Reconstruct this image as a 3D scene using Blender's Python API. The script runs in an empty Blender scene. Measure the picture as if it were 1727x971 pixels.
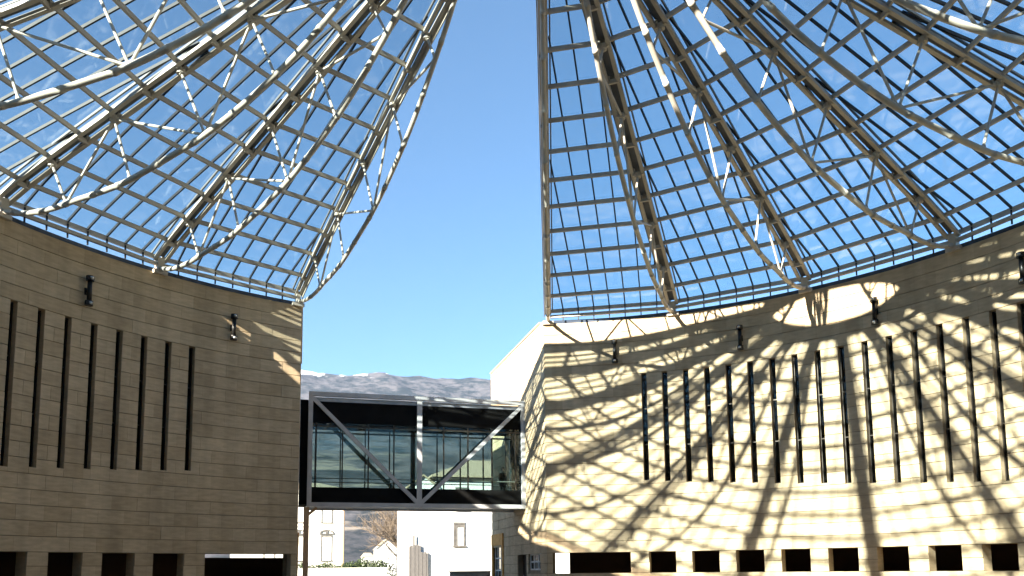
import bpy, bmesh, math, random
from mathutils import Vector, Matrix, noise
random.seed(7)
S = bpy.context.scene
COL = S.collection
PI = math.pi
R = math.radians

# ------------------------------------------------------------------ camera
yaw, pitch, roll = 0.263328, 0.113102, -0.009542
cam_loc = Vector((-5.899, -18.4, 1.6))
fwd = Vector((math.sin(yaw)*math.cos(pitch), math.cos(yaw)*math.cos(pitch), math.sin(pitch)))
rgt0 = Vector((math.cos(yaw), -math.sin(yaw), 0)); up0 = rgt0.cross(fwd)
rgt = rgt0*math.cos(roll) + up0*math.sin(roll)
upv = up0*math.cos(roll) - rgt0*math.sin(roll)
cd = bpy.data.cameras.new('camera'); cam = bpy.data.objects.new('camera', cd); COL.objects.link(cam)
M = Matrix((rgt, upv, -fwd)).transposed().to_4x4(); M.translation = cam_loc
cam.matrix_world = M
cd.sensor_width = 36; cd.lens = 36*1334.04/1727; cd.shift_y = 321.55/1727
cd.clip_start = 0.05; cd.clip_end = 60000
S.camera = cam
def project(p):                                   # pixel in the 1727x971 photograph
    d = Vector(p)-cam_loc; z = d.dot(fwd)
    if z < .1: return None
    return 863.5+1334.04*d.dot(rgt)/z, 807.05-1334.04*d.dot(upv)/z, z

# ------------------------------------------------------------------ sky, sun, exposure
SUN_AZ, SUN_EL = R(57.5), R(20.4)                 # direction the light travels (clockwise from +Y), height
W = bpy.data.worlds.new('World'); S.world = W; W.use_nodes = True
nt = W.node_tree; nt.nodes.clear()
sky = nt.nodes.new('ShaderNodeTexSky'); sky.sky_type = 'NISHITA'; sky.sun_disc = False
sky.sun_elevation = SUN_EL; sky.sun_rotation = SUN_AZ+PI
sky.altitude = 250; sky.air_density = 1.0; sky.dust_density = 0.0; sky.ozone_density = 3.2
bg = nt.nodes.new('ShaderNodeBackground'); bg.inputs['Strength'].default_value = 0.05
out = nt.nodes.new('ShaderNodeOutputWorld')
tn = nt.nodes.new('ShaderNodeMix'); tn.data_type = 'RGBA'; tn.blend_type = 'MULTIPLY'; tn.inputs['Factor'].default_value = 1; tn.inputs['B'].default_value = (.74, .93, .97, 1)
nt.links.new(sky.outputs[0], tn.inputs['A']); nt.links.new(tn.outputs['Result'], bg.inputs[0]); nt.links.new(bg.outputs[0], out.inputs[0])
sd = bpy.data.lights.new('sun', 'SUN'); sun = bpy.data.objects.new('sun', sd); COL.objects.link(sun)
sd.energy = 5.0; sd.angle = R(0.5); sd.color = (1, .91, .76)
sdir = Vector((math.sin(SUN_AZ)*math.cos(SUN_EL), math.cos(SUN_AZ)*math.cos(SUN_EL), -math.sin(SUN_EL)))
sun.rotation_euler = sdir.to_track_quat('-Z', 'Y').to_euler(); sun.location = (-60, -40, 60)
S.view_settings.view_transform = 'Standard'; S.view_settings.look = 'None'
S.view_settings.exposure = 2.52; S.view_settings.gamma = 1
S.render.engine = 'CYCLES'
S.cycles.transparent_max_bounces = 40; S.cycles.max_bounces = 10; S.cycles.diffuse_bounces = 5
S.cycles.caustics_reflective = False; S.cycles.caustics_refractive = False

# ------------------------------------------------------------------ materials
def new_mat(name):
    m = bpy.data.materials.new(name); m.use_nodes = True
    n = m.node_tree; b = n.nodes['Principled BSDF']
    return m, n, b
def N(n, t, **k):
    x = n.nodes.new(t)
    for a, v in k.items(): setattr(x, a, v)
    return x
def noise_mat(name, c1, c2, scale=3.0, rough=.6, metal=0.0, detail=6, bump=0.0, stretch=None, lo=.35, hi=.65):
    m, n, b = new_mat(name)
    tc = N(n, 'ShaderNodeTexCoord'); mp = N(n, 'ShaderNodeMapping')
    if stretch: mp.inputs['Scale'].default_value = stretch
    nz = N(n, 'ShaderNodeTexNoise'); nz.inputs['Scale'].default_value = scale; nz.inputs['Detail'].default_value = detail
    cr = N(n, 'ShaderNodeValToRGB'); e = cr.color_ramp.elements
    e[0].position = lo; e[0].color = (*c1, 1); e[1].position = hi; e[1].color = (*c2, 1)
    L = n.links.new
    L(tc.outputs['Object'], mp.inputs[0]); L(mp.outputs[0], nz.inputs[0]); L(nz.outputs[0], cr.inputs[0]); L(cr.outputs[0], b.inputs['Base Color'])
    b.inputs['Roughness'].default_value = rough; b.inputs['Metallic'].default_value = metal
    if bump:
        bp = N(n, 'ShaderNodeBump'); bp.inputs['Strength'].default_value = bump; bp.inputs['Distance'].default_value = .02
        L(nz.outputs[0], bp.inputs['Height']); L(bp.outputs[0], b.inputs['Normal'])
    return m
def stone_mat(name, ca, cb, grain=9):
    """cut stone: each block its own tone (object random, or the 'tint' attribute in joined stonework), with veins and grain"""
    m, n, b = new_mat(name); L = n.links.new
    oi = N(n, 'ShaderNodeObjectInfo'); at = N(n, 'ShaderNodeAttribute', attribute_name='tint')
    ad = N(n, 'ShaderNodeMath', operation='ADD'); fr = N(n, 'ShaderNodeMath', operation='FRACT')
    L(oi.outputs['Random'], ad.inputs[0]); L(at.outputs['Fac'], ad.inputs[1]); L(ad.outputs[0], fr.inputs[0])
    mx = N(n, 'ShaderNodeMix', data_type='RGBA'); mx.inputs['A'].default_value = (*ca, 1); mx.inputs['B'].default_value = (*cb, 1)
    L(fr.outputs[0], mx.inputs['Factor'])
    ge = N(n, 'ShaderNodeNewGeometry'); nz = N(n, 'ShaderNodeTexNoise'); nz.inputs['Scale'].default_value = grain; nz.inputs['Detail'].default_value = 7
    mp = N(n, 'ShaderNodeMapping'); mp.inputs['Scale'].default_value = (.25, .25, 1)
    L(ge.outputs['Position'], mp.inputs[0]); L(mp.outputs[0], nz.inputs[0])
    nb = N(n, 'ShaderNodeTexNoise'); nb.inputs['Scale'].default_value = .35; nb.inputs['Detail'].default_value = 4
    L(ge.outputs['Position'], nb.inputs[0])
    mr = N(n, 'ShaderNodeMapRange'); mr.inputs['From Min'].default_value = .3; mr.inputs['From Max'].default_value = .7; mr.inputs['To Min'].default_value = .86; mr.inputs['To Max'].default_value = 1.1
    L(nz.outputs[0], mr.inputs[0])
    mr2 = N(n, 'ShaderNodeMapRange'); mr2.inputs['From Min'].default_value = .3; mr2.inputs['From Max'].default_value = .7; mr2.inputs['To Min'].default_value = .88; mr2.inputs['To Max'].default_value = 1.08
    L(nb.outputs[0], mr2.inputs[0])
    ms = N(n, 'ShaderNodeMapping'); ms.inputs['Scale'].default_value = (1.6, 1.6, .07); L(ge.outputs['Position'], ms.inputs[0])
    ns = N(n, 'ShaderNodeTexNoise'); ns.inputs['Scale'].default_value = 1.0; ns.inputs['Detail'].default_value = 5; L(ms.outputs[0], ns.inputs[0])
    mr3 = N(n, 'ShaderNodeMapRange'); mr3.inputs['From Min'].default_value = .35; mr3.inputs['From Max'].default_value = .6; mr3.inputs['To Min'].default_value = .86; mr3.inputs['To Max'].default_value = 1.02
    L(ns.outputs[0], mr3.inputs[0])
    mu0 = N(n, 'ShaderNodeMath', operation='MULTIPLY'); L(mr.outputs[0], mu0.inputs[0]); L(mr3.outputs[0], mu0.inputs[1])
    mu = N(n, 'ShaderNodeMath', operation='MULTIPLY'); L(mu0.outputs[0], mu.inputs[0]); L(mr2.outputs[0], mu.inputs[1])
    vm = N(n, 'ShaderNodeVectorMath', operation='SCALE'); L(mx.outputs['Result'], vm.inputs[0]); L(mu.outputs[0], vm.inputs['Scale'])
    L(vm.outputs[0], b.inputs['Base Color'])
    b.inputs['Roughness'].default_value = .75; b.inputs['Specular IOR Level'].default_value = .3
    bp = N(n, 'ShaderNodeBump'); bp.inputs['Strength'].default_value = .25; bp.inputs['Distance'].default_value = .01
    L(nz.outputs[0], bp.inputs['Height']); L(bp.outputs[0], b.inputs['Normal'])
    return m
def glass_mat(name, tint, dirt=(.02, .12), dirtcol=(.75, .8, .85), gloss=1.0, streak=(1, 1, 1)):
    """thin pane: see-through with a tint, a Fresnel reflection and a film of dust"""
    m = bpy.data.materials.new(name); m.use_nodes = True; n = m.node_tree; n.nodes.clear(); L = n.links.new
    o = N(n, 'ShaderNodeOutputMaterial'); tr = N(n, 'ShaderNodeBsdfTransparent'); tr.inputs[0].default_value = (*tint, 1)
    gl = N(n, 'ShaderNodeBsdfGlossy'); gl.inputs['Roughness'].default_value = .03; gl.inputs[0].default_value = (gloss, gloss, gloss, 1)
    gb = N(n, 'ShaderNodeNewGeometry'); io = N(n, 'ShaderNodeMapRange'); io.inputs['To Min'].default_value = 1.42; io.inputs['To Max'].default_value = 1/1.42
    L(gb.outputs['Backfacing'], io.inputs[0])      # the inner skin of a pane sees the same interface, so no total reflection
    fr = N(n, 'ShaderNodeFresnel'); L(io.outputs[0], fr.inputs[0])
    m1 = N(n, 'ShaderNodeMixShader'); L(fr.outputs[0], m1.inputs[0]); L(tr.outputs[0], m1.inputs[1]); L(gl.outputs[0], m1.inputs[2])
    tl = N(n, 'ShaderNodeBsdfTranslucent'); tl.inputs[0].default_value = (*dirtcol, 1)
    df = N(n, 'ShaderNodeBsdfDiffuse'); df.inputs[0].default_value = (*dirtcol, 1)
    m2 = N(n, 'ShaderNodeMixShader'); m2.inputs[0].default_value = .5; L(tl.outputs[0], m2.inputs[1]); L(df.outputs[0], m2.inputs[2])
    ge = N(n, 'ShaderNodeNewGeometry'); mp = N(n, 'ShaderNodeMapping'); mp.inputs['Scale'].default_value = streak
    nz = N(n, 'ShaderNodeTexNoise'); nz.inputs['Scale'].default_value = 1.1; nz.inputs['Detail'].default_value = 8; nz.inputs['Roughness'].default_value = .65
    nz.inputs['Distortion'].default_value = 1.5
    L(ge.outputs['Position'], mp.inputs[0]); L(mp.outputs[0], nz.inputs[0])
    mr = N(n, 'ShaderNodeMapRange'); mr.inputs['From Min'].default_value = .53; mr.inputs['From Max'].default_value = .8
    mr.inputs['To Min'].default_value = dirt[0]; mr.inputs['To Max'].default_value = dirt[1]; L(nz.outputs[0], mr.inputs[0])
    m3 = N(n, 'ShaderNodeMixShader'); L(mr.outputs[0], m3.inputs[0]); L(m1.outputs[0], m3.inputs[1]); L(m2.outputs[0], m3.inputs[2])
    L(m3.outputs[0], o.inputs[0])
    return m
MAT = dict(
    steel=noise_mat('painted_steel', (.44, .40, .34), (.54, .50, .43), 1.3, .42),
    mullion=noise_mat('dark_anodised_bar', (.016, .018, .022), (.028, .03, .034), 2, .45),
    gutter=noise_mat('grey_gutter', (.12, .12, .12), (.17, .17, .165), 2, .5),
    flash=noise_mat('blue_grey_flashing', (.03, .045, .075), (.05, .07, .11), 2, .35, .3),
    stone=stone_mat('yellow_limestone', (.49, .375, .235), (.59, .465, .305)),
    joint=noise_mat('dark_joint_mortar', (.20, .16, .105), (.25, .20, .135), 4, .9),  # joint colour darker than the stone
    dark_in=noise_mat('dark_red_brown_interior', (.10, .05, .032), (.14, .075, .05), .8, .8),
    slit_glass=glass_mat('dark_slit_glass', (.30, .34, .33), (.0, .03)),
    bronze=noise_mat('bronze_frame', (.035, .028, .022), (.06, .048, .038), 4, .4, .5),
    pane=glass_mat('roof_glass', (.825, .89, .915), (.002, .12), (.74, .82, .90), .9, (.8, .8, 2.6)),
    bridge_glass=glass_mat('green_bridge_glass', (.74, .815, .81), (.0, .025), (.6, .7, .65)),
    black=noise_mat('black_panel', (.004, .004, .004), (.008, .008, .008), 1.5, .75),
    bridge_steel=noise_mat('grey_bridge_steel', (.42, .42, .43), (.52, .52, .53), 1.5, .45),
    roofsheet=noise_mat('zinc_roof', (.35, .38, .43), (.48, .5, .55), 1.2, .4, .3),
    white=noise_mat('white_render', (.76, .75, .72), (.82, .81, .79), 1.2, .8, bump=.1),
    cream=noise_mat('cream_render', (.72, .68, .60), (.80, .77, .70), 1.5, .8, bump=.1),
    trim=noise_mat('grey_stone_trim', (.08, .075, .07), (.13, .12, .11), 3, .8),
    tile=noise_mat('clay_roof_tile', (.30, .24, .17), (.42, .34, .24), 5, .85, stretch=(1, 1, 1)),
    orange=noise_mat('orange_painted_surround', (.55, .26, .04), (.68, .34, .07), 5, .7),
    wood=noise_mat('weathered_brown_wood', (.42, .27, .16), (.55, .38, .24), 6, .8, stretch=(8, 8, .7)),
    shadow_grey=noise_mat('shadow_grey_boards', (.09, .085, .085), (.14, .13, .125), 7, .9, stretch=(8, 8, .5)),  # grey of the wall shadow that the boards stand in for
    paving=noise_mat('pale_porphyry_paving', (.41, .36, .29), (.48, .43, .36), 1.3, .8, bump=.1),
    ground=noise_mat('winter_ground', (.16, .15, .10), (.26, .23, .16), .02, .95),
    greystone=noise_mat('grey_parapet_stone', (.34, .33, .32), (.44, .43, .42), 2, .8, bump=.2),
    bark=noise_mat('grey_brown_bark', (.10, .075, .055), (.17, .13, .095), 8, .9, stretch=(6, 6, 1)),
    lamp_black=noise_mat('black_lamp_body', (.012, .012, .012), (.02, .02, .02), 5, .35, .3),
    lamp_lens=noise_mat('satin_lamp_cap', (.55, .55, .52), (.65, .65, .62), 5, .25, .6),
    coat=noise_mat('dark_wool', (.012, .012, .015), (.025, .024, .028), 30, .9),
    skin=noise_mat('skin', (.42, .25, .18), (.48, .30, .22), 8, .55),
    hair=noise_mat('dark_hair', (.02, .014, .01), (.035, .025, .018), 30, .6),
    interior=noise_mat('pale_interior', (.35, .34, .32), (.42, .41, .39), 2, .8),
)
def leaf_mat(name, a, b):
    m, n, bs = new_mat(name); L = n.links.new
    ge = N(n, 'ShaderNodeNewGeometry'); cr = N(n, 'ShaderNodeValToRGB'); e = cr.color_ramp.elements
    e[0].color = (*a, 1); e[1].color = (*b, 1)
    L(ge.outputs['Random Per Island'], cr.inputs[0]); L(cr.outputs[0], bs.inputs['Base Color']); bs.inputs['Roughness'].default_value = .6
    return m
MAT['leaf'] = leaf_mat('hedge_leaf', (.035, .055, .018), (.10, .13, .045))
MAT['dark_leaf'] = leaf_mat('dark_shrub_leaf', (.012, .02, .010), (.03, .045, .02))

MAT['mullion'].node_tree.nodes['Principled BSDF'].inputs['Specular IOR Level'].default_value = .2
MAT['black'].node_tree.nodes['Principled BSDF'].inputs['Specular IOR Level'].default_value = .1
# ------------------------------------------------------------------ mesh builders
class MB:
    def __init__(s): s.v = []; s.f = []; s.tint = []
    def add(s, vs, fs, t=0.0):
        o = len(s.v); s.v += [tuple(v) for v in vs]; s.f += [tuple(i+o for i in f) for f in fs]; s.tint += [t]*len(fs)
    def box(s, x0, x1, y0, y1, z0, z1, t=0.0):
        s.add([(x0,y0,z0),(x1,y0,z0),(x1,y1,z0),(x0,y1,z0),(x0,y0,z1),(x1,y0,z1),(x1,y1,z1),(x0,y1,z1)],
              [(0,3,2,1),(4,5,6,7),(0,1,5,4),(1,2,6,5),(2,3,7,6),(3,0,4,7)], t)
    def beam(s, p0, p1, w, h, up=(0,0,1), taper=1.0):
        p0 = Vector(p0); p1 = Vector(p1); d = (p1-p0).normalized(); a = d.cross(Vector(up))
        if a.length < 1e-4: a = d.cross(Vector((1,0,0)))
        a.normalize(); b = a.cross(d).normalized(); a *= w/2; b *= h/2
        c = a*taper; s.add([p0-c-b,p0+c-b,p0+a+b,p0-a+b,p1-c-b,p1+c-b,p1+a+b,p1-a+b],
              [(0,1,2,3),(7,6,5,4),(0,4,5,1),(1,5,6,2),(2,6,7,3),(3,7,4,0)])
    def sweep(s, pts, w, h, side):
        """box section swept along pts; side = constant sideways vector"""
        n = len(pts); vs = []
        for i, p in enumerate(pts):
            d = (Vector(pts[min(i+1,n-1)])-Vector(pts[max(i-1,0)])).normalized(); a = Vector(side).normalized(); b = a.cross(d).normalized()
            if b.z < 0: b = -b
            p = Vector(p); vs += [p-a*w/2-b*h/2, p+a*w/2-b*h/2, p+a*w/2+b*h/2, p-a*w/2+b*h/2]
        fs = [(0,1,2,3), (4*n-1,4*n-2,4*n-3,4*n-4)]
        for i in range(n-1):
            for j in range(4): fs.append((4*i+j, 4*i+4+j, 4*i+4+(j+1)%4, 4*i+(j+1)%4))
        s.add(vs, fs)
    def tube(s, pts, r, n=8, r1=None, closed=False):
        pts = [Vector(p) for p in pts]; m = len(pts); vs = []
        for i, p in enumerate(pts):
            d = (pts[(i+1)%m]-pts[i-1]) if closed else (pts[min(i+1,m-1)]-pts[max(i-1,0)])
            d.normalize(); a = d.cross(Vector((0,0,1)))
            if a.length < .05: a = d.cross(Vector((1,0,0)))
            a.normalize(); b = a.cross(d); rr = r[i] if isinstance(r, list) else r if r1 is None else r+(r1-r)*i/(m-1)
            vs += [p+(a*math.cos(2*PI*j/n)+b*math.sin(2*PI*j/n))*rr for j in range(n)]
        fs = []
        for i in range(m if closed else m-1):
            q = (i+1) % m
            for j in range(n): fs.append((i*n+j, i*n+(j+1)%n, q*n+(j+1)%n, q*n+j))
        if not closed: fs += [tuple(range(n))[::-1], tuple((m-1)*n+j for j in range(n))]
        s.add(vs, fs)
    def mesh(s, name, mat, smooth=False, tint=False):
        me = bpy.data.meshes.new(name); me.from_pydata(s.v, [], s.f); me.materials.append(mat)
        bm = bmesh.new(); bm.from_mesh(me)
        if not tint: bmesh.ops.recalc_face_normals(bm, faces=bm.faces)
        bm.to_mesh(me); bm.free()
        if tint:
            a = me.attributes.new('tint', 'FLOAT', 'FACE'); a.data.foreach_set('value', s.tint)
        if smooth: me.polygons.foreach_set('use_smooth', [True]*len(me.polygons))
        return me
    def obj(s, name, mat, parent=None, smooth=False, tint=False):
        return link(name, s.mesh(name, mat, smooth, tint), parent)
def link(name, me, parent=None):
    o = bpy.data.objects.new(name, me); COL.objects.link(o)
    if parent is not None: o.parent = parent; o.matrix_parent_inverse = parent.matrix_world.inverted() if parent.parent is None else Matrix()
    return o
def tag(o, label, cat, group=None):
    o['label'] = label; o['category'] = cat
    if group: o['group'] = group
    return o
def thing(name, label, cat, group=None, loc=(0,0,0), rz=0):
    o = bpy.data.objects.new(name, None); o.empty_display_size = .2; COL.objects.link(o)
    o.location = loc; o.rotation_euler = (0,0,rz); o.matrix_world = Matrix.Translation(loc) @ Matrix.Rotation(rz, 4, 'Z')
    return tag(o, label, cat, group)
def kid(name, me, parent):                        # child placed in its parent's own coordinates
    o = bpy.data.objects.new(name, me); COL.objects.link(o); o.parent = parent
    return o
def copy_tree(o, parent=None):
    c = o.copy(); COL.objects.link(c)
    if parent is not None: c.parent = parent
    for ch in list(o.children): copy_tree(ch, c)
    return c
def kind(o, k): o['kind'] = k; return o
def cyl(a, z, r): return Vector((r*math.sin(a), r*math.cos(a), z))

# ------------------------------------------------------------------ ground
g = MB(); g.add([(-3500,-390,0),(4900,-390,0),(4900,5300,0),(-3500,5300,0)], [(0,1,2,3)])
kind(g.obj('ground', MAT['ground']), 'structure')
g = MB(); n = 96
g.add([(0,0,.004)]+[(20.0*math.sin(2*PI*i/n), 20.0*math.cos(2*PI*i/n), .004) for i in range(n)], [(0,(i+1)%n+1,i+1) for i in range(n)])
kind(g.obj('courtyard_paving', MAT['paving']), 'structure')
g = MB(); g.add([(-5.9,19.0,.008),(5.9,19.0,.008),(5.9,48,.008),(-5.9,48,.008)], [(0,1,2,3)])
kind(g.obj('passage_paving', MAT['paving']), 'structure')

# ------------------------------------------------------------------ the round stone walls
ZW = 13.95                                        # wall top
CUT = 2.345; CH = (ZW-CUT)/21
ZL = [0, .665, 1.335, 1.84, CUT]+[CUT+CH*i for i in range(1, 22)]
SLIT0, SLITP, SLITW = 31.6, 2.93, .385             # degrees
SLITTOP = CUT+16*CH
NSL = 19
def slit_bottom(a): return 5.83-.0268*(a-31.6)
AZ0 = 17.45
def openings():
    o = []
    for i in range(NSL):
        a = SLIT0+SLITP*i; o.append((a-SLITW, a+SLITW, slit_bottom(a), SLITTOP, 'slit'))
    o.append((18.15, 29.1, 1.335, CUT, 'bay'))
    for i in range(12):
        a = 33.5+5.84*i; o.append((a-1.82, a+1.82, 1.335, CUT, 'bay'))
    return o
OP = openings()
def solid_grid(us, zs, hole, P):
    """faces of a wall made of cells us x zs, two skins P(u,z,0) and P(u,z,1), with reveals at the holes"""
    mb = MB(); nu, nz = len(us)-1, len(zs)-1; idx = {}
    def vi(i, j, k):
        if (i,j,k) not in idx: idx[(i,j,k)] = len(mb.v); mb.v.append(tuple(P(us[i], zs[j], k)))
        return idx[(i,j,k)]
    full = [[not hole((us[i]+us[i+1])/2, (zs[j]+zs[j+1])/2) for j in range(nz)] for i in range(nu)]
    def F(i, j): return 0 <= i < nu and 0 <= j < nz and full[i][j]
    for i in range(nu):
        for j in range(nz):
            if not full[i][j]: continue
            q = lambda a, b, k: vi(i+a, j+b, k)
            mb.f += [(q(0,0,0),q(1,0,0),q(1,1,0),q(0,1,0)), (q(0,0,1),q(0,1,1),q(1,1,1),q(1,0,1))]
            if not F(i-1,j): mb.f.append((q(0,0,0),q(0,1,0),q(0,1,1),q(0,0,1)))
            if not F(i+1,j): mb.f.append((q(1,0,0),q(1,0,1),q(1,1,1),q(1,1,0)))
            if not F(i,j-1): mb.f.append((q(0,0,0),q(0,0,1),q(1,0,1),q(1,0,0)))
            if not F(i,j+1): mb.f.append((q(0,1,0),q(1,1,0),q(1,1,1),q(0,1,1)))
    mb.tint = [0]*len(mb.f)
    return mb
def stone_reveals(o):
    o.data.materials.append(MAT['stone'])
    for p in o.data.polygons:
        c = p.center
        if p.normal.length and abs(Vector((c.x, c.y, 0)).normalized().dot(p.normal)) < .7: p.material_index = 1
def merge(vals, eps=1e-4):
    o = []
    for v in sorted(vals):
        if not o or v-o[-1] > eps: o.append(v)
    return o
def area_px(corners):
    q = [project(c) for c in corners]
    if any(x is None for x in q): return 0
    xs = [x[0] for x in q]; ys = [x[1] for x in q]
    cx, cy = sum(xs)/len(xs), sum(ys)/len(ys)
    if not (-12 < cx < 1739 and -12 < cy < 983): return 0
    a = 0
    for i in range(len(q)): a += xs[i]*ys[i-1]-xs[i-1]*ys[i]
    return abs(a)/2
stone_cache = {}
def stone_mesh(w, h, r0, r1):                     # w in degrees; block seen from the courtyard, at azimuth 0
    key = (round(w,2), round(h,3))
    if key not in stone_cache:
        a = R(w)/2; mb = MB(); seg = 2 if w > 1.2 else 1; us = [-a+2*a*i/seg for i in range(seg+1)]
        c = .006
        vs = []
        for u in us: vs += [cyl(u,-h/2,r1), cyl(u,-h/2,r0), cyl(u,h/2,r0), cyl(u,h/2,r1)]
        fs = [(0,1,2,3), (4*seg+3,4*seg+2,4*seg+1,4*seg)]
        for i in range(seg):
            for j in range(3): fs.append((4*i+j,4*i+j+1,4*i+5+j,4*i+4+j))
        mb.add(vs, fs); stone_cache[key] = mb
    return key, stone_cache[key]
stone_me = {}
def round_wall(sg, label):
    root = thing('curved_stone_wall', label, 'wall')
    a1 = 180.0
    us = merge([AZ0, a1]+[x for o in OP for x in o[:2]]+[AZ0+1.5*i for i in range(109)], .02)
    zs = merge([0, ZW]+[z for o in OP for z in o[2:4]], .004)
    def hole(u, z): return any(o[0] < u < o[1] and o[2] < z < o[3] for o in OP)
    core = solid_grid(us, zs, hole, lambda u, z, k: cyl(sg*R(u), z, 20.62 if k else 20.05))
    stone_reveals(core.obj('wall_core', MAT['joint'], root))
    # stones, course by course
    stones = []
    p = SLITP
    for ci in range(len(ZL)-1):
        z0, z1 = ZL[ci], ZL[ci+1]; zm = (z0+z1)/2
        off = 0 if ci % 2 else p/2
        js = [AZ0]+[x for x in [SLIT0+off+p*k for k in range(-6, 60)] if AZ0+.5 < x < a1-.5]+[a1]
        iv = list(zip(js[:-1], js[1:]))
        def cutiv(iv, b0, b1):
            o = []
            for x, y in iv:
                if y <= b0 or x >= b1: o.append((x, y)); continue
                if x < b0: o.append((x, b0))
                if y > b1: o.append((b1, y))
            return o
        fill = []
        for o in OP:
            if o[4] == 'bay' and o[2]-.01 < zm < o[3]: iv = cutiv(iv, o[0], o[1])
            if o[4] == 'slit':
                if o[3] > zm > o[2]-.5*(z1-z0):
                    iv = cutiv(iv, o[0], o[1])
                    if z0 < o[2]-.04: fill.append((o[0], o[1], z0, min(o[2], z1)))
                elif z0 < o[2] < z1: pass
        for x, y in iv:
            if y-x > .12: stones.append((x, y, z0, z1))
        for x, y, a, b in fill: stones.append((x, y, a, b))
    scored = []
    for x, y, z0, z1 in stones:
        c = [cyl(sg*R(q), z, 20) for q, z in ((x,z0),(y,z0),(y,z1),(x,z1))]
        scored.append((area_px(c), x, y, z0, z1))
    scored.sort(key=lambda t: -t[0])
    rest = MB()
    for i, (ar, x, y, z0, z1) in enumerate(scored):
        w = y-x-.007; h = z1-z0-.024
        key, mb = stone_mesh(w, h, 20.0, 20.06)
        az = sg*R((x+y)/2); zc = (z0+z1)/2+.004; dr = random.uniform(-.006, .006)
        if i < 298 and ar > 0:
            if key not in stone_me: stone_me[key] = mb.mesh('stone', MAT['stone'])
            o = kid('stone', stone_me[key], root)
            o.location = cyl(az, zc, dr); o.rotation_euler = (0, 0, -az)
        else:
            m = Matrix.Translation(cyl(az, zc, dr)) @ Matrix.Rotation(-az, 4, 'Z')
            rest.add([m @ Vector(v) for v in mb.v], mb.f, random.random())
    o = rest.obj('stonework', MAT['stone'], root, tint=True); kind(o, 'stuff')
    # slit windows: frame set deep in the slot, dark glass
    for i in range(NSL):
        a = SLIT0+SLITP*i; zb = slit_bottom(a); h = SLITTOP-zb; hw = R(SLITW)*20.3
        fr = MB()
        for sx in (-1, 1): fr.box(sx*(hw-.02)-.02, sx*(hw-.02)+.02, 20.24, 20.34, zb, SLITTOP)
        for z in (zb, zb+h/3, zb+2*h/3, SLITTOP-.05): fr.box(-hw+.04, hw-.04, 20.25, 20.33, z+.002, z+.045)
        w = kid('window_frame', fr.mesh('window_frame', MAT['bronze']), root); w.rotation_euler = (0, 0, -sg*R(a))
        gp = MB(); gp.box(-hw+.03, hw-.03, 20.28, 20.30, zb+.01, SLITTOP-.01)
        kid('pane', gp.mesh('pane', MAT['slit_glass']), w)
    # coping and blue-grey flashing on the wall head
    for nm, r0, r1, z0, z1, m in (('coping', 20.02, 20.7, ZW, ZW+.06, 'stone'), ('flashing', 20.06, 20.6, ZW+.06, ZW+.24, 'flash')):
        us2 = [AZ0+(a1-AZ0)*i/108 for i in range(109)]
        solid_grid(us2, [z0, z1], lambda u, z: False, lambda u, z, k: cyl(sg*R(u), z, r1 if k else r0)).obj(nm, MAT[m], root)
    # rooms behind: ceiling over the ground-floor gallery, dark back wall, upper back wall, roof
    if sg < 0:
        usl = [15.9+(26.5-15.9)*i/6 for i in range(7)]
        solid_grid(usl, [0.01, 2.245], lambda u, z: False, lambda u, z, k: cyl(sg*R(u), z, 24.3 if k else 24.0)).obj('gallery_partition', MAT['dark_in'], root)
    AB = 20.3 if sg > 0 else 26.55
    usb = [AB+(a1-AB)*i/90 for i in range(91)]
    solid_grid(usb, [0.01, 3.3], lambda u, z: False, lambda u, z, k: cyl(sg*R(u), z, 24.3 if k else 24.0)).obj('gallery_back_wall', MAT['dark_in'], root)
    usc = [18.6+(a1-18.6)*i/90 for i in range(91)]
    solid_grid(usc, [3.3, 3.6], lambda u, z: False, lambda u, z, k: cyl(sg*R(u), z, 24.6 if k else 20.63)).obj('gallery_ceiling', MAT['dark_in'], root)
    usf = [18.2+(a1-18.2)*i/90 for i in range(91)]
    solid_grid(usf, [0.005, .02], lambda u, z: False, lambda u, z, k: cyl(sg*R(u), z, 24.0 if k else 20.63)).obj('gallery_floor', MAT['dark_in'], root)
    solid_grid(usc, [3.6, 13.2], lambda u, z: False, lambda u, z, k: cyl(sg*R(u), z, 23.3 if k else 23.0)).obj('upper_room_wall', MAT['dark_in'], root)
    rf = MB(); ring = []
    for i in range(91):
        a = AZ0+.3+(a1-AZ0-.3)*i/90; s_, c_ = math.sin(R(a)), math.cos(R(a))
        t = min(31/max(abs(s_),1e-6), (30.5 if c_ > 0 else 31)/max(abs(c_),1e-6))
        if i == 0: op = (6.62, 30.5)
        else: op = (max(6.62, s_*t) if c_ > 0 else s_*t, c_*t)
        ring.append(((20.63*s_, 20.63*c_), op))
    for i in range(90):
        (a, b), (c, d) = ring[i], ring[i+1]
        vs = [(sg*q[0], q[1], z) for z in (13.2, 13.5) for q in (a, b, d, c)]
        rf.add(vs, [(0,1,2,3),(7,6,5,4),(1,5,6,2),(0,3,7,4)])
    rf.obj('flat_roof', MAT['roofsheet'], root)
    ow = MB(); x0, x1 = (30.7, 31) if sg > 0 else (-31, -30.7)
    ow.box(x0, x1, -31, 30.5, 0, 13.2); ow.obj('outer_wall', MAT['stone'], root)
    return root
round_wall(1, 'curved sunlit yellow stone wall on the right, covered by a net of roof shadows')
round_wall(-1, 'curved shaded brown stone wall on the left with a row of tall slits')

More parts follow.
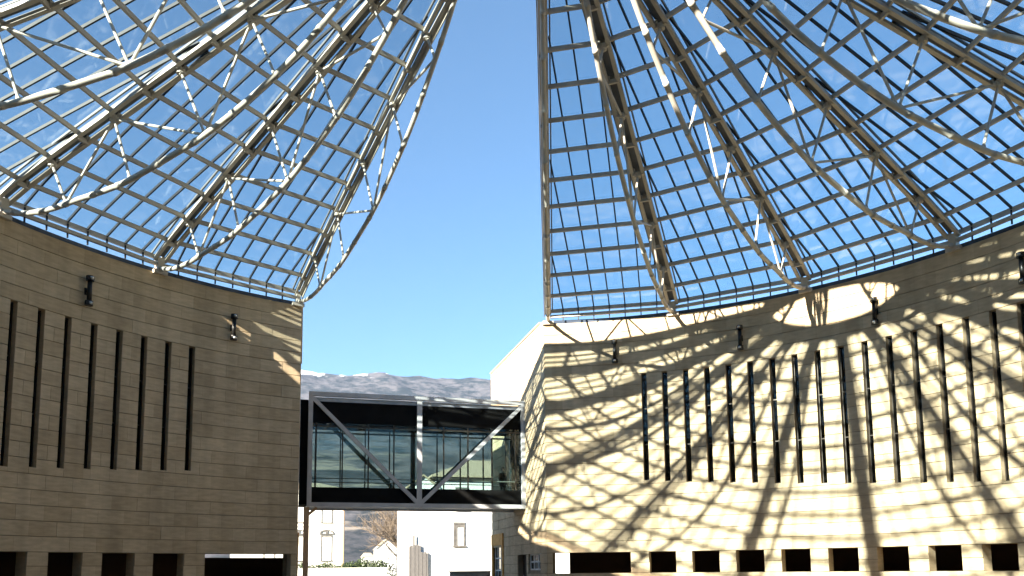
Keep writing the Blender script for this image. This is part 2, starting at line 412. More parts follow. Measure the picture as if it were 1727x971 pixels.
# ------------------------------------------------------------------ straight walls of the passage
def passage_wall(sg, label):
    root = thing('passage_wall', label, 'wall')
    y0, y1, zt = 19.12, 30.7, 14.22
    holes = [(22.84, 24.64, 0, 2.39), (20.3, 22.5, 1.5, 2.36), (28.0, 30.45, 0.0, 3.05)]
    def hole(u, z): return any(h[0] < u < h[1] and h[2] < z < h[3] for h in holes)
    us = merge([19.7, y1]+[h[i] for h in holes for i in (0, 1)]); zs = merge([0, zt]+[h[i] for h in holes for i in (2, 3)])
    solid_grid(us, zs, hole, lambda u, z, k: Vector((sg*(6.6 if k else 6.03), u, z))).obj('wall_core', MAT['joint'], root)
    rest = MB(); cache = {}; scored = []
    zl = ZL[:-1]+[ZL[-1]-.0]+[zt]
    for ci in range(len(zl)-1):
        z0, z1 = zl[ci], zl[ci+1]; zm = (z0+z1)/2
        js = [y0]+[y0+1.16*k+(.58 if ci % 2 else 1.16) for k in range(10)]; js = [j for j in js if j < y1-.3]+[y1]
        iv = list(zip(js[:-1], js[1:]))
        for h in holes:
            if h[2]-.05 < zm < h[3]:
                o = []
                for x, y in iv:
                    if y <= h[0] or x >= h[1]: o.append((x, y)); continue
                    if x < h[0]: o.append((x, h[0]))
                    if y > h[1]: o.append((h[1], y))
                iv = o
        for x, y in iv:
            if y-x > .05: scored.append((area_px([(sg*5.98,x,z0),(sg*5.98,y,z0),(sg*5.98,y,z1),(sg*5.98,x,z1)]), x, y, z0, z1))
    scored.sort(key=lambda t: -t[0])
    for i, (ar, x, y, z0, z1) in enumerate(scored):
        w, h = y-x-.012, z1-z0-.024; dr = random.uniform(-.006, .006)
        if sg > 0 and i < 298 and ar > 0:
            key = (round(w,3), round(h,3))
            if key not in cache:
                mb = MB(); mb.box(-.03, .03, -w/2, w/2, -h/2, h/2); cache[key] = mb.mesh('stone', MAT['stone'])
            o = kid('stone', cache[key], root); o.location = (6.01+dr, (x+y)/2, (z0+z1)/2)
        else:
            a, b = sorted((sg*(5.98+dr), sg*(6.04+dr))); rest.box(a, b, x+.006, y-.006, z0+.012, z1-.012, random.random())
    if rest.v: kind(rest.obj('stonework', MAT['stone'], root, tint=True), 'stuff')
    a, b = sorted((sg*5.93, sg*6.75))
    c = MB(); c.box(a, b, 19.75, y1+.08, zt, zt+.09); c.obj('coping', MAT['tile'], root)
    # dark door, small window, orange-framed window
    x0, x1 = sorted((sg*6.3, sg*6.36))
    d = MB(); d.box(x0, x1, 22.86, 24.62, .01, 2.37); dd = d.obj('door', MAT['bronze'], root)
    hd = MB(); hd.tube([(sg*6.24,24.3,.95),(sg*6.24,24.3,1.25)], .02); hd.obj('handle', MAT['steel'], dd)
    f = MB()
    for q in (20.3, 20.95, 21.75, 22.42): f.box(min(sg*6.1,sg*6.18), max(sg*6.1,sg*6.18), q, q+.08, 1.5, 2.36)
    for q in (1.5, 1.9, 2.28): f.box(min(sg*6.11,sg*6.17), max(sg*6.11,sg*6.17), 20.38, 22.42, q, q+.08)
    ff = f.obj('window_frame', MAT['white'], root)
    p = MB(); p.box(min(sg*6.13,sg*6.15), max(sg*6.13,sg*6.15), 20.32, 22.48, 1.52, 2.34); p.obj('pane', MAT['slit_glass'], ff)
    pb = MB(); pb.box(min(sg*6.5,sg*6.55), max(sg*6.5,sg*6.55), 20.0, 22.8, 1.2, 2.6); pb.obj('blind', MAT['dark_in'], ff)
    s = MB()
    s.box(min(sg*5.90,sg*6.02), max(sg*5.90,sg*6.02), 27.75, 30.6, 3.03, 3.72)
    for q in (27.75, 30.3): s.box(min(sg*5.92,sg*6.02), max(sg*5.92,sg*6.02), q, q+.3, 0, 3.03)
    so = s.obj('door_surround', MAT['orange'], root)
    f = MB()
    for q in (28.05, 28.75, 29.55, 30.22): f.box(min(sg*6.08,sg*6.17), max(sg*6.08,sg*6.17), q, q+.09, 0, 3.03)
    for q in (.02, .75, 1.45, 2.2, 2.93): f.box(min(sg*6.09,sg*6.16), max(sg*6.09,sg*6.16), 28.14, 30.22, q, q+.08)
    ff = f.obj('glazed_door', MAT['white'], root)
    p = MB(); p.box(min(sg*6.12,sg*6.14), max(sg*6.12,sg*6.14), 28.1, 30.25, .05, 2.98); p.obj('pane', MAT['slit_glass'], ff)
    pb = MB(); pb.box(min(sg*6.55,sg*6.59), max(sg*6.55,sg*6.59), 27.8, 30.6, .01, 3.2); pb.obj('blind', MAT['dark_in'], ff)
passage_wall(1, 'straight stone wall running back from the right corner under the bridge end, with an orange door surround')
passage_wall(-1, 'narrow edge of the straight passage wall behind the left corner')

# ------------------------------------------------------------------ steel and glass dome
D18 = PI/10
def zg(r): return 14.76+.365*(20.1-r)+.18*(1-math.exp(-(20.1-r)))-.035*max(0, 7-r)**1.7
ROW = [20.1]+[19.05-1.375*i for i in range(12)]+[3.0]
CHORD = [(20.0,14.2),(18.9,13.92),(17.6,13.85),(16.5,13.95),(15.2,14.05),(14.1,14.22),(12.2,14.75),(11.0,15.15),(9.4,15.92),(7.8,16.9),(6.4,18.02),(5.2,19.1),(4.4,19.95),(3.9,20.45)]
def chord_z(r):
    for (ra, za), (rb, zb) in zip(CHORD[:-1], CHORD[1:]):
        if rb <= r <= ra: return za+(zb-za)*(ra-r)/(ra-rb)
    return CHORD[-1][1]
def catmull(pts, k=5):
    o = []
    for i in range(len(pts)-1):
        p = [Vector((*pts[max(0,min(len(pts)-1,i+j))], 0)) for j in (-1,0,1,2)]
        for q in range(k):
            t = q/k
            v = .5*((2*p[1])+(p[2]-p[0])*t+(2*p[0]-5*p[1]+4*p[2]-p[3])*t*t+(3*p[1]-p[0]-3*p[2]+p[3])*t**3)
            o.append((v.x, v.y))
    return o+[pts[-1]]
CH_S = catmull(CHORD)
dome = thing('glass_dome', 'cone shaped steel and glass dome with an open slit over the round courtyard', 'dome')
SPAN = math.sin(R(9))
def rib(k):
    a = k*D18; e = Vector((math.sin(a), math.cos(a), 0)); t = Vector((math.cos(a), -math.sin(a), 0))
    edge = k in (1, 19)
    off, rw, rh = (.11, .10, .14) if edge else (.21, .14, .11)
    drop = .26
    def at(r, z, s=0): return e*r+t*s+Vector((0,0,z))
    mb = MB()
    rows = [20.02]+[r for r in ROW[1:]]
    for s in (-1, 1):
        mb.sweep([at(r, zg(r)-drop, s*off) for r in rows], rw, rh, t)
    for r in ROW[1:-1]:                            # ties between the two rails
        mb.beam(at(r, zg(r)-drop-.01, -off), at(r, zg(r)-drop-.01, off), .16, rh*.8, e)
    mb.beam(at(20.0, 13.96), at(20.0, zg(20.02)-drop+.1), .3 if not edge else .2, .3, e)
    mb.beam(at(20.0, 14.02, -.28), at(20.0, 14.02, .28), .34, .16)
    o = mb.obj('rib', MAT['steel'], dome)
    c = MB(); rc = .085 if edge else .095; pts, rad = [], []
    for i, q in enumerate(CH_S):                   # tube with bolted sleeve couplings
        p = at(*q)
        if 2 < i < len(CH_S)-2 and i % 5 == 3:
            d = (at(*CH_S[i+1])-at(*CH_S[i-1])).normalized()*.07
            pts += [p-d*1.02, p-d, p+d, p+d*1.02]; rad += [rc, rc+.012, rc+.012, rc]
        else: pts.append(p); rad.append(rc)
    c.tube(pts, rad, 10); ch = c.obj('lower_chord', MAT['steel'], o, True)
    gt = MB(); gt.sweep([at(r, zg(r)-.03) for r in rows], off*1.7, .06, t); gt.obj('gutter', MAT['gutter'], o)
    for s in ((-1, 1) if not edge else (1,) if k == 1 else (-1,)):
        gt = MB(); gt.sweep([at(r, zg(r)-.04, s*(off+rw/2+.07)) for r in rows], .055, .08, t); gt.obj('glazing_bar', MAT['gutter'], o)
    if edge:
        sd_ = -1 if k == 1 else 1
        gt = MB(); gt.sweep([at(r, zg(r)-.27, sd_*(off+rw/2+.03)) for r in rows], .04, .46, t); gt.obj('edge_sun_plate', MAT['steel'], o)  # deep plate added to keep sun through the slit off the purlin ends
    top = [17.675, 14.925, 12.175, 9.425, 6.675]
    bot = [16.9, 14.1, 11.1, 8.5, 6.05]
    def strut(r1, r2):
        m = MB(); p, q = at(r1, zg(r1)-drop-.08), at(r2, chord_z(r2)); v = q-p
        m.tube([p, p+v*.08, p+v*.5, p+v*.92, q], .045, 8)
        m.tube([p, p+v.normalized()*.14], .085, 8); m.tube([q, q-v.normalized()*.14], .07, 8)
        m.obj('strut', MAT['steel'], o)
    for i in range(5): strut(top[i], bot[i])
    for i in (1, 3):
        strut(top[i], bot[i-1])
        if i+1 < 5: strut(top[i], bot[i+1])
    for i, r in enumerate(top):
        m = MB(); z = zg(r)-drop
        m.tube([at(r, z-.17), at(r, z-.02)], .14, 10); m.obj('node', MAT['steel'], o)
for k in range(1, 20): rib(k)
T9 = math.tan(R(9)); cells = []
for b in range(1, 19):
    am = (b+.5)*D18; e = Vector((math.sin(am), math.cos(am), 0)); t = Vector((math.cos(am), -math.sin(am), 0))
    C9 = math.cos(R(9))
    for i, r in enumerate(ROW[:-1]):               # purlins, rib to rib
        w = r*SPAN-.1
        m = MB(); z = zg(r)-.17
        P = [e*(r*C9)+t*(s*w)+Vector((0,0,z)) for s in (-1,1)]
        nrm = e*.365+Vector((0,0,1)); m.beam(P[0], P[1], .19, .13, nrm, .3) if i else m.beam(P[0]+Vector((0,0,.09)), P[1]+Vector((0,0,.09)), .13, .17); pu = m.obj('purlin', MAT['steel'], dome)
        if i:
            m = MB(); u = nrm*.1; m.beam(P[0]+u, P[1]+u, .06, .075, nrm); m.obj('glazing_bar', MAT['mullion'], pu)
    w = 20.0*SPAN-.12
    for nm, z, wd, ht in (('ring_beam', 14.36, .13, .14),):
        m = MB(); P = [e*(20.0*C9)+t*(s*w)+Vector((0,0,z)) for s in (-1,1)]
        m.beam(P[0], P[1], wd, ht); m.obj(nm, MAT['steel'], dome)
    for q in range(-3, 4):                         # short posts of the eaves gap
        m = MB(); x = q*.785; m.beam(e*(20.0*C9)+t*x+Vector((0,0,14.1)), e*(20.02*C9)+t*x+Vector((0,0,14.66)), .05, .05, t)
        m.obj('post', MAT['mullion'], dome)
    for q in range(-3, 4):                         # mullions, parallel to the bay's centre line
        x = q*.785; rend = max(3.05, (abs(x)+.2)/SPAN)
        rr = [20.12]+[r for r in ROW[1:] if r > rend+.1]+[rend]
        m = MB(); m.sweep([e*(r*C9)+t*x+Vector((0,0,zg(r)-.035)) for r in rr], .055, .10, t); m.obj('mullion', MAT['mullion'], dome)
    for i in range(len(ROW)-1):                    # panes
        ra, rb = ROW[i]*C9, ROW[i+1]*C9; za, zb = zg(ROW[i]), zg(ROW[i+1])
        for q in range(-4, 4):
            x0, x1 = q*.785+.012, (q+1)*.785-.012
            poly = [(x0,ra-.01),(x1,ra-.01),(x1,rb+.01),(x0,rb+.01)]
            for sgn in (1, -1):                    # clip to the bay
                o = []
                for j in range(len(poly)):
                    (px, py), (qx, qy) = poly[j-1], poly[j]
                    fp, fq = py*T9-.02-sgn*px, qy*T9-.02-sgn*qx
                    if (fp >= 0) != (fq >= 0):
                        u = fp/(fp-fq); o.append((px+(qx-px)*u, py+(qy-py)*u))
                    if fq >= 0: o.append((qx, qy))
                poly = o
                if not poly: break
            if len(poly) < 3: continue
            pts = [e*y+t*x+Vector((0,0,za+(zb-za)*(ra-y)/(ra-rb)+.02)) for x, y in poly]
            ar2 = abs(sum(poly[j][0]*poly[j-1][1]-poly[j-1][0]*poly[j][1] for j in range(len(poly))))/2
            if ar2 < .01: continue
            cells.append((area_px(pts), pts))
cells.sort(key=lambda c: -c[0])
def pane_into(m, pts):
    n = len(pts); up = Vector((0,0,.018))
    m.add(list(pts)+[p+up for p in pts], [tuple(range(n)), tuple(range(2*n-1, n-1, -1))]+[(j,(j+1)%n,n+(j+1)%n,n+j) for j in range(n)])
rest = MB()
for i, (ar, pts) in enumerate(cells):
    if i < 298:
        m = MB(); pane_into(m, pts); m.obj('pane', MAT['pane'], dome)
    else: pane_into(rest, pts)
kind(rest.obj('glazing', MAT['pane'], dome), 'stuff')
m = MB(); n = 64                                   # ring round the eye of the dome
for (r0, r1, z0, z1) in ((2.85, 3.3, zg(3)-.62, zg(3)+.02),):
    vs = []
    for i in range(n):
        a = 2*PI*i/n
        vs += [cyl(a,z0,r0), cyl(a,z0,r1), cyl(a,z1,r1), cyl(a,z1,r0)]
    m.add(vs, [(4*i+j, 4*((i+1)%n)+j, 4*((i+1)%n)+(j+1)%4, 4*i+(j+1)%4) for i in range(n) for j in range(4)])
m.obj('oculus_ring', MAT['steel'], dome)

# ------------------------------------------------------------------ wall lamps
def wall_lamp(az, label):
    t = thing('wall_lamp', label, 'lamp', 'wall lamps on the round walls', cyl(R(az), 12.35, 19.8), -R(az))
    b = MB(); b.tube([(0,0,-.42),(0,0,.42)], .09, 16); kid('lamp_body', b.mesh('lamp_body', MAT['lamp_black'], True), t)
    for s in (1, -1):
        h = MB(); h.tube([(0,0,s*.40),(0,0,s*.46),(0,0,s*.58)], .15, 16); hd = kid('lamp_head', h.mesh('lamp_head', MAT['lamp_black']), t)
        l = MB(); l.tube([(0,-.1,s*.5-.045),(0,-.1,s*.5+.045)], .075, 12); kid('cap', l.mesh('cap', MAT['lamp_lens'], True), hd)
    k = MB(); k.box(-.05,.05,.05,.22,-.06,.06); k.box(-.09,.09,.17,.205,-.14,.14); kid('bracket', k.mesh('bracket', MAT['lamp_black']), t)
LAMPS = [(-26.6, 'black cylinder wall lamp on the shaded wall, nearest to the bridge'),
         (-44.4, 'black cylinder wall lamp on the shaded wall, above the row of slits'),
         (27.6, 'black cylinder wall lamp on the sunlit wall, nearest to the bridge'),
         (45.2, 'black cylinder wall lamp above the slits, between the corner lamp and the round sun patch'),
         (62.55, 'black cylinder wall lamp at the right end of the bright round sun patch'),
         (79.3, 'black cylinder wall lamp high at the right edge of the picture')]
for a, l in LAMPS: wall_lamp(a, l)

# ------------------------------------------------------------------ glazed bridge
br = thing('glass_bridge', 'glazed footbridge with a grey steel truss joining the two round walls', 'bridge', None, (0.18, 22.95, 0))
def bk(name, m, mat, parent=br, smooth=False): return kid(name, m.mesh(name, MAT[mat], smooth), parent)
XL, XR, ZB, ZT, DEP = -5.62, 5.72, 4.93, 10.66, 2.5
for y in (0, DEP):
    for z, nm in ((ZB, 'bottom_beam'), (ZT, 'top_beam')):
        m = MB(); m.box(XL-.11, XR+.11, y-.1, y+.1, z-.11, z+.11); bk(nm, m, 'bridge_steel')
    for x, w in ((XL, .11), (0, .13), (XR, .11)):
        m = MB(); m.box(x-w, x+w, y-.09, y+.09, ZB+.11, ZT-.11); bk('post', m, 'bridge_steel')
    for s in (XL, XR):
        m = MB(); m.beam((s*.985, y, ZT-.2), (.12 if s > 0 else -.12, y, ZB+.16), .2, .17, (0,1,0)); bk('diagonal', m, 'bridge_steel')
for y0, y1 in ((.14, .24), (DEP-.24, DEP-.14)):
    for z0, z1, nm in ((5.05, 5.84, 'lower_fascia'), (9.2, 10.3, 'upper_fascia')):
        m = MB(); m.box(XL+.02, XR-.02, y0, y1, z0, z1); bk(nm, m, 'black')
m = MB(); m.box(XL-.1, XR+.1, .12, DEP-.12, 10.31, 10.52); bk('roof', m, 'roofsheet')
m = MB(); m.box(XL-.1, XR+.1, .12, DEP-.12, 4.9, 5.04); bk('floor_slab', m, 'bridge_steel')
m = MB(); m.box(XL+.03, XR-.03, .25, DEP-.25, 5.06, 5.42); bk('floor', m, 'interior')
m = MB(); m.box(XL+.03, XR-.03, .25, DEP-.25, 9.6, 9.7); bk('ceiling', m, 'black')
xs = [XL+.02]+[1.33*k for k in range(-4, 5)]+[XR-.02]
for y in (.19, DEP-.19):
    for x0, x1 in zip(xs[:-1], xs[1:]):
        m = MB(); m.box(x0+.03, x1-.03, y-.008, y+.008, 5.84, 9.2); bk('pane', m, 'bridge_glass')
    for x in xs:
        m = MB(); m.box(x-.032, x+.032, y-.07, y+.05, 5.84, 9.2); bk('mullion', m, 'bronze')
    m = MB(); m.box(XL+.05, XR-.05, y-.05, y+.05, 8.98, 9.06); bk('transom', m, 'bronze')
for y in (.32, DEP-.32):
    m = MB(); m.tube([(XL+.05,y,6.32),(XR-.05,y,6.32)], .025); bk('handrail', m, 'steel')
for x in (XL-.04, XR+.04):
    m = MB(); m.box(x-.04, x+.04, .25, DEP-.25, 5.04, 10.3); 
# ends of the gallery doorways: dark portals in the passage walls
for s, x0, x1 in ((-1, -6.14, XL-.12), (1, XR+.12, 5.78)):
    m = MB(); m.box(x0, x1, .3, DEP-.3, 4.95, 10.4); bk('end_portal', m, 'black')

# person inside the bridge: one skinned body
def person(loc, rz):
    t = thing('person', 'person in dark clothes standing inside the glass bridge near its right end', 'person', None, loc, rz)
    V = [(0,0,.95),(0,0,1.15),(0,.01,1.36),(0,.0,1.47),(0,-.01,1.56),(0,-.02,1.66),(0,-.01,1.74)]
    Rr = [(.16,.12),(.145,.10),(.17,.105),(.065,.065),(.07,.085),(.08,.10),(.055,.07)]
    E = [(i,i+1) for i in range(6)]
    def add(p, r, par): V.append(p); Rr.append((r, r)); E.append((par, len(V)-1)); return len(V)-1
    for s in (-1, 1):
        h = add((s*.095,.0,.88), .095, 0); kn = add((s*.10,-.02,.50), .062, h); an = add((s*.105,.02,.10), .042, kn)
        he = add((s*.105,-.02,.045), .045, an); add((s*.115,-.17,.035), .033, he)
        sh = add((s*.185,.01,1.40), .062, 2); el = add((s*.235,.02,1.12), .045, sh); wr = add((s*.235,-.09,.89), .028, el)
        pa = add((s*.232,-.12,.82), .032, wr)
        for q in range(4):
            f1 = add((s*.232,-.145+.018*q,.775), .0105, pa); add((s*(.226-.004*q),-.15+.019*q,.735-.004*abs(q-1.5)), .009, f1)
        th = add((s*.215,-.16,.82), .0115, pa); add((s*.212,-.175,.785), .0095, th)
    me = bpy.data.meshes.new('body'); me.from_pydata(V, E, []); me.materials.append(MAT['coat']); me.materials.append(MAT['skin'])
    o = kid('body', me, t)
    sk = o.modifiers.new('skin', 'SKIN'); lay = me.skin_vertices[0] if me.skin_vertices else None
    if lay is None:
        bm = bmesh.new(); bm.from_mesh(me); bm.verts.layers.skin.verify(); bm.to_mesh(me); bm.free(); lay = me.skin_vertices[0]
    for i, r in enumerate(Rr): lay.data[i].radius = r
    lay.data[0].use_root = True
    sk.use_smooth_shade = True
    o.modifiers.new('subdivision', 'SUBSURF').levels = 1; o.modifiers['subdivision'].render_levels = 2
    h = MB()
    for i in range(9):
        a = i/8*PI*.62
        for j in range(12): h.v.append((.092*math.sin(a)*math.cos(2*PI*j/12), .012+.112*math.sin(a)*math.sin(2*PI*j/12), 1.672+.118*math.cos(a)-(.03 if math.sin(2*PI*j/12) > .3 else -.035)*(i/8)))
    h.f = [(12*i+j, 12*i+(j+1)%12, 12*i+12+(j+1)%12, 12*i+12+j) for i in range(8) for j in range(12)]; h.tint = [0]*len(h.f)
    bk('hair', h, 'hair', t, True)
    fc = MB(); fc.add([(-.05,-.105,1.70),(.05,-.105,1.70),(.055,-.10,1.60),(.028,-.105,1.555),(-.028,-.105,1.555),(-.055,-.10,1.60),(0,-.128,1.64),(0,-.118,1.575)],
           [(0,1,6),(1,2,6),(2,7,6),(5,6,7),(0,6,5),(2,3,7),(4,5,7),(3,4,7)])
    bk('face', fc, 'skin', t, True)
    ct = MB(); rings = [(1.42,.18,.10),(1.3,.2,.125),(1.1,.175,.125),(.9,.2,.14),(.72,.215,.15)]
    for z, a, b in rings:
        for j in range(16): ct.v.append((a*math.cos(2*PI*j/16), b*math.sin(2*PI*j/16), z))
    ct.f = [(16*i+j,16*i+(j+1)%16,16*i+16+(j+1)%16,16*i+16+j) for i in range(4) for j in range(16)]; ct.tint = [0]*len(ct.f)
    bk('coat', ct, 'coat', t, True)
person((4.95, 23.85, 5.42), R(25))

# slender brown post under the left end of the bridge
m = MB(); m.box(-5.70, -5.42, 23.0, 23.25, 0, 4.8); m.beam((-5.5,23.12,4.4),(-5.05,23.12,4.78), .12, .14); m.box(-5.78,-5.34,22.92,23.33,0,.12)
tag(m.obj('brown_post', MAT['wood']), 'slender brown post with a bracket under the left end of the bridge', 'post')
# low grey parapet at the mouth of the passage
m = MB(); m.box(3.35, 5.95, 31.0, 31.35, 0, 1.40); o = m.obj('low_parapet', MAT['greystone'])
tag(o, 'low grey stone parapet below the white building, beside the orange framed door', 'wall')
m = MB(); m.box(3.28, 5.95, 30.93, 31.42, 1.40, 1.47); m.obj('coping', MAT['greystone'], o)

# ------------------------------------------------------------------ buildings beyond the passage
def win(parent, x0, x1, z0, z1, y, recess_shade=False, arch=False, fr='trim', depth=.25):
    """window on a wall that faces -Y at y: surround, recessed sash, panes"""
    m = MB(); w = .16
    m.box(x0-w, x0, y-.07, y+.02, z0, z1); m.box(x1, x1+w, y-.07, y+.02, z0, z1); m.box(x0-w, x1+w, y-.1, y+.02, z1, z1+w*1.2); m.box(x0-w*1.3, x1+w*1.3, y-.16, y+.02, z0-w, z0)
    if arch:
        n = 8; xc = (x0+x1)/2; wd = (x1-x0)/2+.3
        pts = [Vector((xc+wd*math.cos(PI*i/n), y-.08, z1+.45+.55*math.sin(PI*i/n))) for i in range(n+1)]
        for p, q in zip(pts[:-1], pts[1:]): m.beam(p, q, .2, .17, (0,1,0))
        m.box(xc-wd-.15, xc+wd+.15, y-.2, y+.02, z1+.32, z1+.46)
        m.box(xc-.2, xc+.2, y-.15, y+.02, z1+.5, z1+.85)
    if recess_shade: m.box(x0-.001, x0+.2, y-.05, y+.004, z0+.001, z1-.001); m.box(x0+.2, x1+.001, y-.05, y+.004, z1-.3, z1-.001)  # dark strips at left and top imitate the shade inside the recess
    f = m.obj('window', MAT[fr], parent)
    s = MB(); xc = (x0+x1)/2
    for x in (x0, xc-.04, x1-.08): s.box(x, x+.08, y+.005, y+.05, z0, z1)
    nz = max(2, int((z1-z0)/.8))
    for i in range(nz+1): s.box(x0+.08, x1-.08, y+.008, y+.045, z0+(z1-z0-.07)*i/nz, z0+(z1-z0-.07)*i/nz+.06)
    s.obj('sash', MAT['white'], f)
    p = MB(); p.box(x0+.01, x1-.01, y+.02, y+.03, z0+.01, z1-.01); p.obj('pane', MAT['winglass'], f)
MAT['winglass'] = noise_mat('reflecting_window', (.10, .11, .12), (.2, .21, .22), 1, .08)
def house(name, label, x0, x1, y0, y1, h, roof_h, wallm, ov=.5, ridge='x', hip=0, tiles=True):
    t = thing(name, label, 'house' if name == 'small_house' else 'building', None, ((x0+x1)/2, (y0+y1)/2, 0))
    t.matrix_world = Matrix.Translation(((x0+x1)/2, (y0+y1)/2, 0))
    m = MB()
    if ridge == 'y':                               # gable faces -Y
        xm = (x0+x1)/2
        m.add([(x0,y0,0),(x1,y0,0),(x1,y0,h),(xm,y0,h+roof_h),(x0,y0,h),(x0,y1,0),(x1,y1,0),(x1,y1,h),(xm,y1,h+roof_h),(x0,y1,h)],
              [(0,1,2,3,4),(9,8,7,6,5),(1,6,7,2),(0,4,9,5),(2,7,8,3),(3,8,9,4)])
    else: m.box(x0, x1, y0, y1, 0, h)
    m.obj('wall', MAT[wallm], t)
    r = MB(); th = .18
    if ridge == 'y':
        xm = (x0+x1)/2; sl = roof_h/(xm-x0)
        for s, xe in ((-1, x0-ov), (1, x1+ov)):
            ze = h-ov*sl; a, b = y0-ov, y1+ov
            r.add([(xe,a,ze+.02),(xm,a,h+roof_h+.02),(xm,b,h+roof_h+.02),(xe,b,ze+.02),(xe,a,ze+th),(xm,a,h+roof_h+th),(xm,b,h+roof_h+th),(xe,b,ze+th)],
                  [(0,1,2,3),(7,6,5,4),(0,4,5,1),(1,5,6,2),(2,6,7,3),(3,7,4,0)])
    else:
        ym = (y0+y1)/2; a, b, c, d = x0-ov, x1+ov, y0-ov, y1+ov; z = h+.01
        r.add([(a,c,z),(b,c,z),(b,d,z),(a,d,z),(a,c,z+th),(b,c,z+th),(b,d,z+th),(a,d,z+th),(a+hip,ym,z+th+roof_h),(b-hip,ym,z+th+roof_h)],
              [(3,2,1,0),(0,1,5,4),(1,2,6,5),(2,3,7,6),(3,0,4,7),(4,5,9,8),(5,6,9),(6,7,8,9),(7,4,8)])
    rf = r.obj('roof', MAT['tile'], t)
    return t, rf
# white building across the mouth of the passage
t, rf = house('white_building', 'plain white building with one small window seen under the bridge', 6.6, 26, 55, 66, 10.2, 2.3, 'white', .65, 'x', 5)
win(t, 8.28, 9.1, 3.8, 5.8, 55.0, True); win(t, 12.6, 13.5, 3.8, 5.8, 55.0); win(t, 16.6, 17.5, 6.4, 8.4, 55.0)
for x in (8.28, 12.6): win(t, x+.2, x+1.1, 7.2, 9.1, 55.0)
m = MB(); m.tube([(6.0,54.6,10.12),(26.6,54.6,10.12)], .09); m.obj('gutter', MAT['trim'], rf)
t, rf = house('gabled_annex', 'narrow white gabled wing on the left side of the plain white building', 3.95, 6.58, 55.05, 64, 9.3, 1.0, 'white', .22, 'y')
# palazzo at the left
t, rf = house('pale_palazzo', 'pale old palace front with an arched pediment window under the bridge', -16, .72, 110, 124, 14.3, 1.6, 'cream', .55, 'x', 4)
for xc in (-1.68, -6.0, -10.3):
    win(t, xc-.72, xc+.72, 3.15, 6.9, 110.0, arch=True); win(t, xc-.72, xc+.72, 9.15, 11.6, 110.0)
m = MB()
m.box(-16.05, .77, 109.85, 110.02, 8.45, 8.62); m.box(-16.05, .77, 109.6, 110.02, 13.8, 14.28); m.obj('cornice', MAT['cream'], t)
m = MB(); m.box(-16.04, .76, 109.9, 110.01, .0, 1.6); m.obj('plinth', MAT['trim'], t)
m = MB(); m.tube([(.9,109.92,0),(.9,109.92,14.2)], .17, 10); m.obj('drainpipe', MAT['wood'], t)
# small houses on the slope
def small_house(x, y, w, d, h, rh, z, label, ridge='y', mat='white'):
    t, rf = house('small_house', label, x-w/2, x+w/2, y, y+d, h, rh, mat, .3, ridge, 1.0)
    t.location.z = z
    win(t, x-.45, x+.45, h*.45, h*.45+1.3, y-.0)
    t['group'] = 'small houses on the far slope'
small_house(17.3, 200, 5.2, 9, 7.4, 2.4, 0, 'white gabled house beside the bare tree, seen under the bridge')
small_house(20.6, 300, 4.2, 6, 6.6, 1.6, 0, 'small white house behind the hedge, nearest to the old palace', 'x')
small_house(25.6, 300, 3.2, 6, 6.0, 1.5, 0, 'smaller white house behind the hedge, right of its white neighbour', 'y')
# white garden wall and hedge
m = MB(); m.box(-6.5, 6.0, 90, 90.4, 0, 1.78); o = m.obj('garden_wall', MAT['white'])
tag(o, 'low white garden wall with a clipped hedge behind it, under the bridge', 'wall')
m = MB(); m.box(-6.6, 6.1, 89.92, 90.48, 1.78, 1.9); m.obj('coping', MAT['cream'], o)
def leaves(mb, c, rad, n, size):
    for _ in range(n):
        while True:
            d = Vector((random.uniform(-1,1), random.uniform(-1,1), random.uniform(-1,1)))
            if .25 < d.length < 1: break
        p = Vector(c)+Vector((d.x*rad[0], d.y*rad[1], d.z*rad[2]))
        a = Vector((random.gauss(0,1),random.gauss(0,1),random.gauss(0,1))).normalized(); b = a.orthogonal().normalized(); s = size*random.uniform(.6,1.3)
        mb.add([p-a*s, p+b*s*.5, p+a*s, p-b*s*.5], [(0,1,2,3)])
def hedge(x0, x1, y, z0, zf, label, mat='leaf'):
    h = MB(); x = x0
    while x < x1:
        z = zf(x); leaves(h, (x, y, z0+(z-z0)/2), (.55, .5, (z-z0)/2), int(120*(z-z0)), .13); x += .45
    t = thing('hedge', label, 'hedge', None, ((x0+x1)/2, y, 0))
    h.obj('foliage', MAT[mat], t)
    s = MB(); q = x0
    while q < x1: s.tube([(q,y,0),(q+.1,y,z0+.3)], .04, 6); q += .9
    s.obj('stems', MAT['bark'], t)
hedge(-6, 1.0, 91.2, 1.2, lambda x: 2.55+.25*math.sin(x*2.1), 'low dark green hedge along the foot of the pale palace')
hedge(1.3, 6.2, 91.6, 1.2, lambda x: 3.2-.12*abs(x-3)+.2*math.sin(x*3), 'taller green hedge behind the white garden wall, right of the palace')
h = MB(); leaves(h, (6.15, 88, 1.2), (.7, .6, 1.3), 420, .12); t = thing('shrub', 'dark evergreen shrub at the right end of the white garden wall', 'shrub', None, (6.15,88,0)); h.obj('foliage', MAT['dark_leaf'], t)
s = MB(); s.tube([(6.15,88,0),(6.2,88,1.6)], .06); s.obj('stem', MAT['bark'], t)
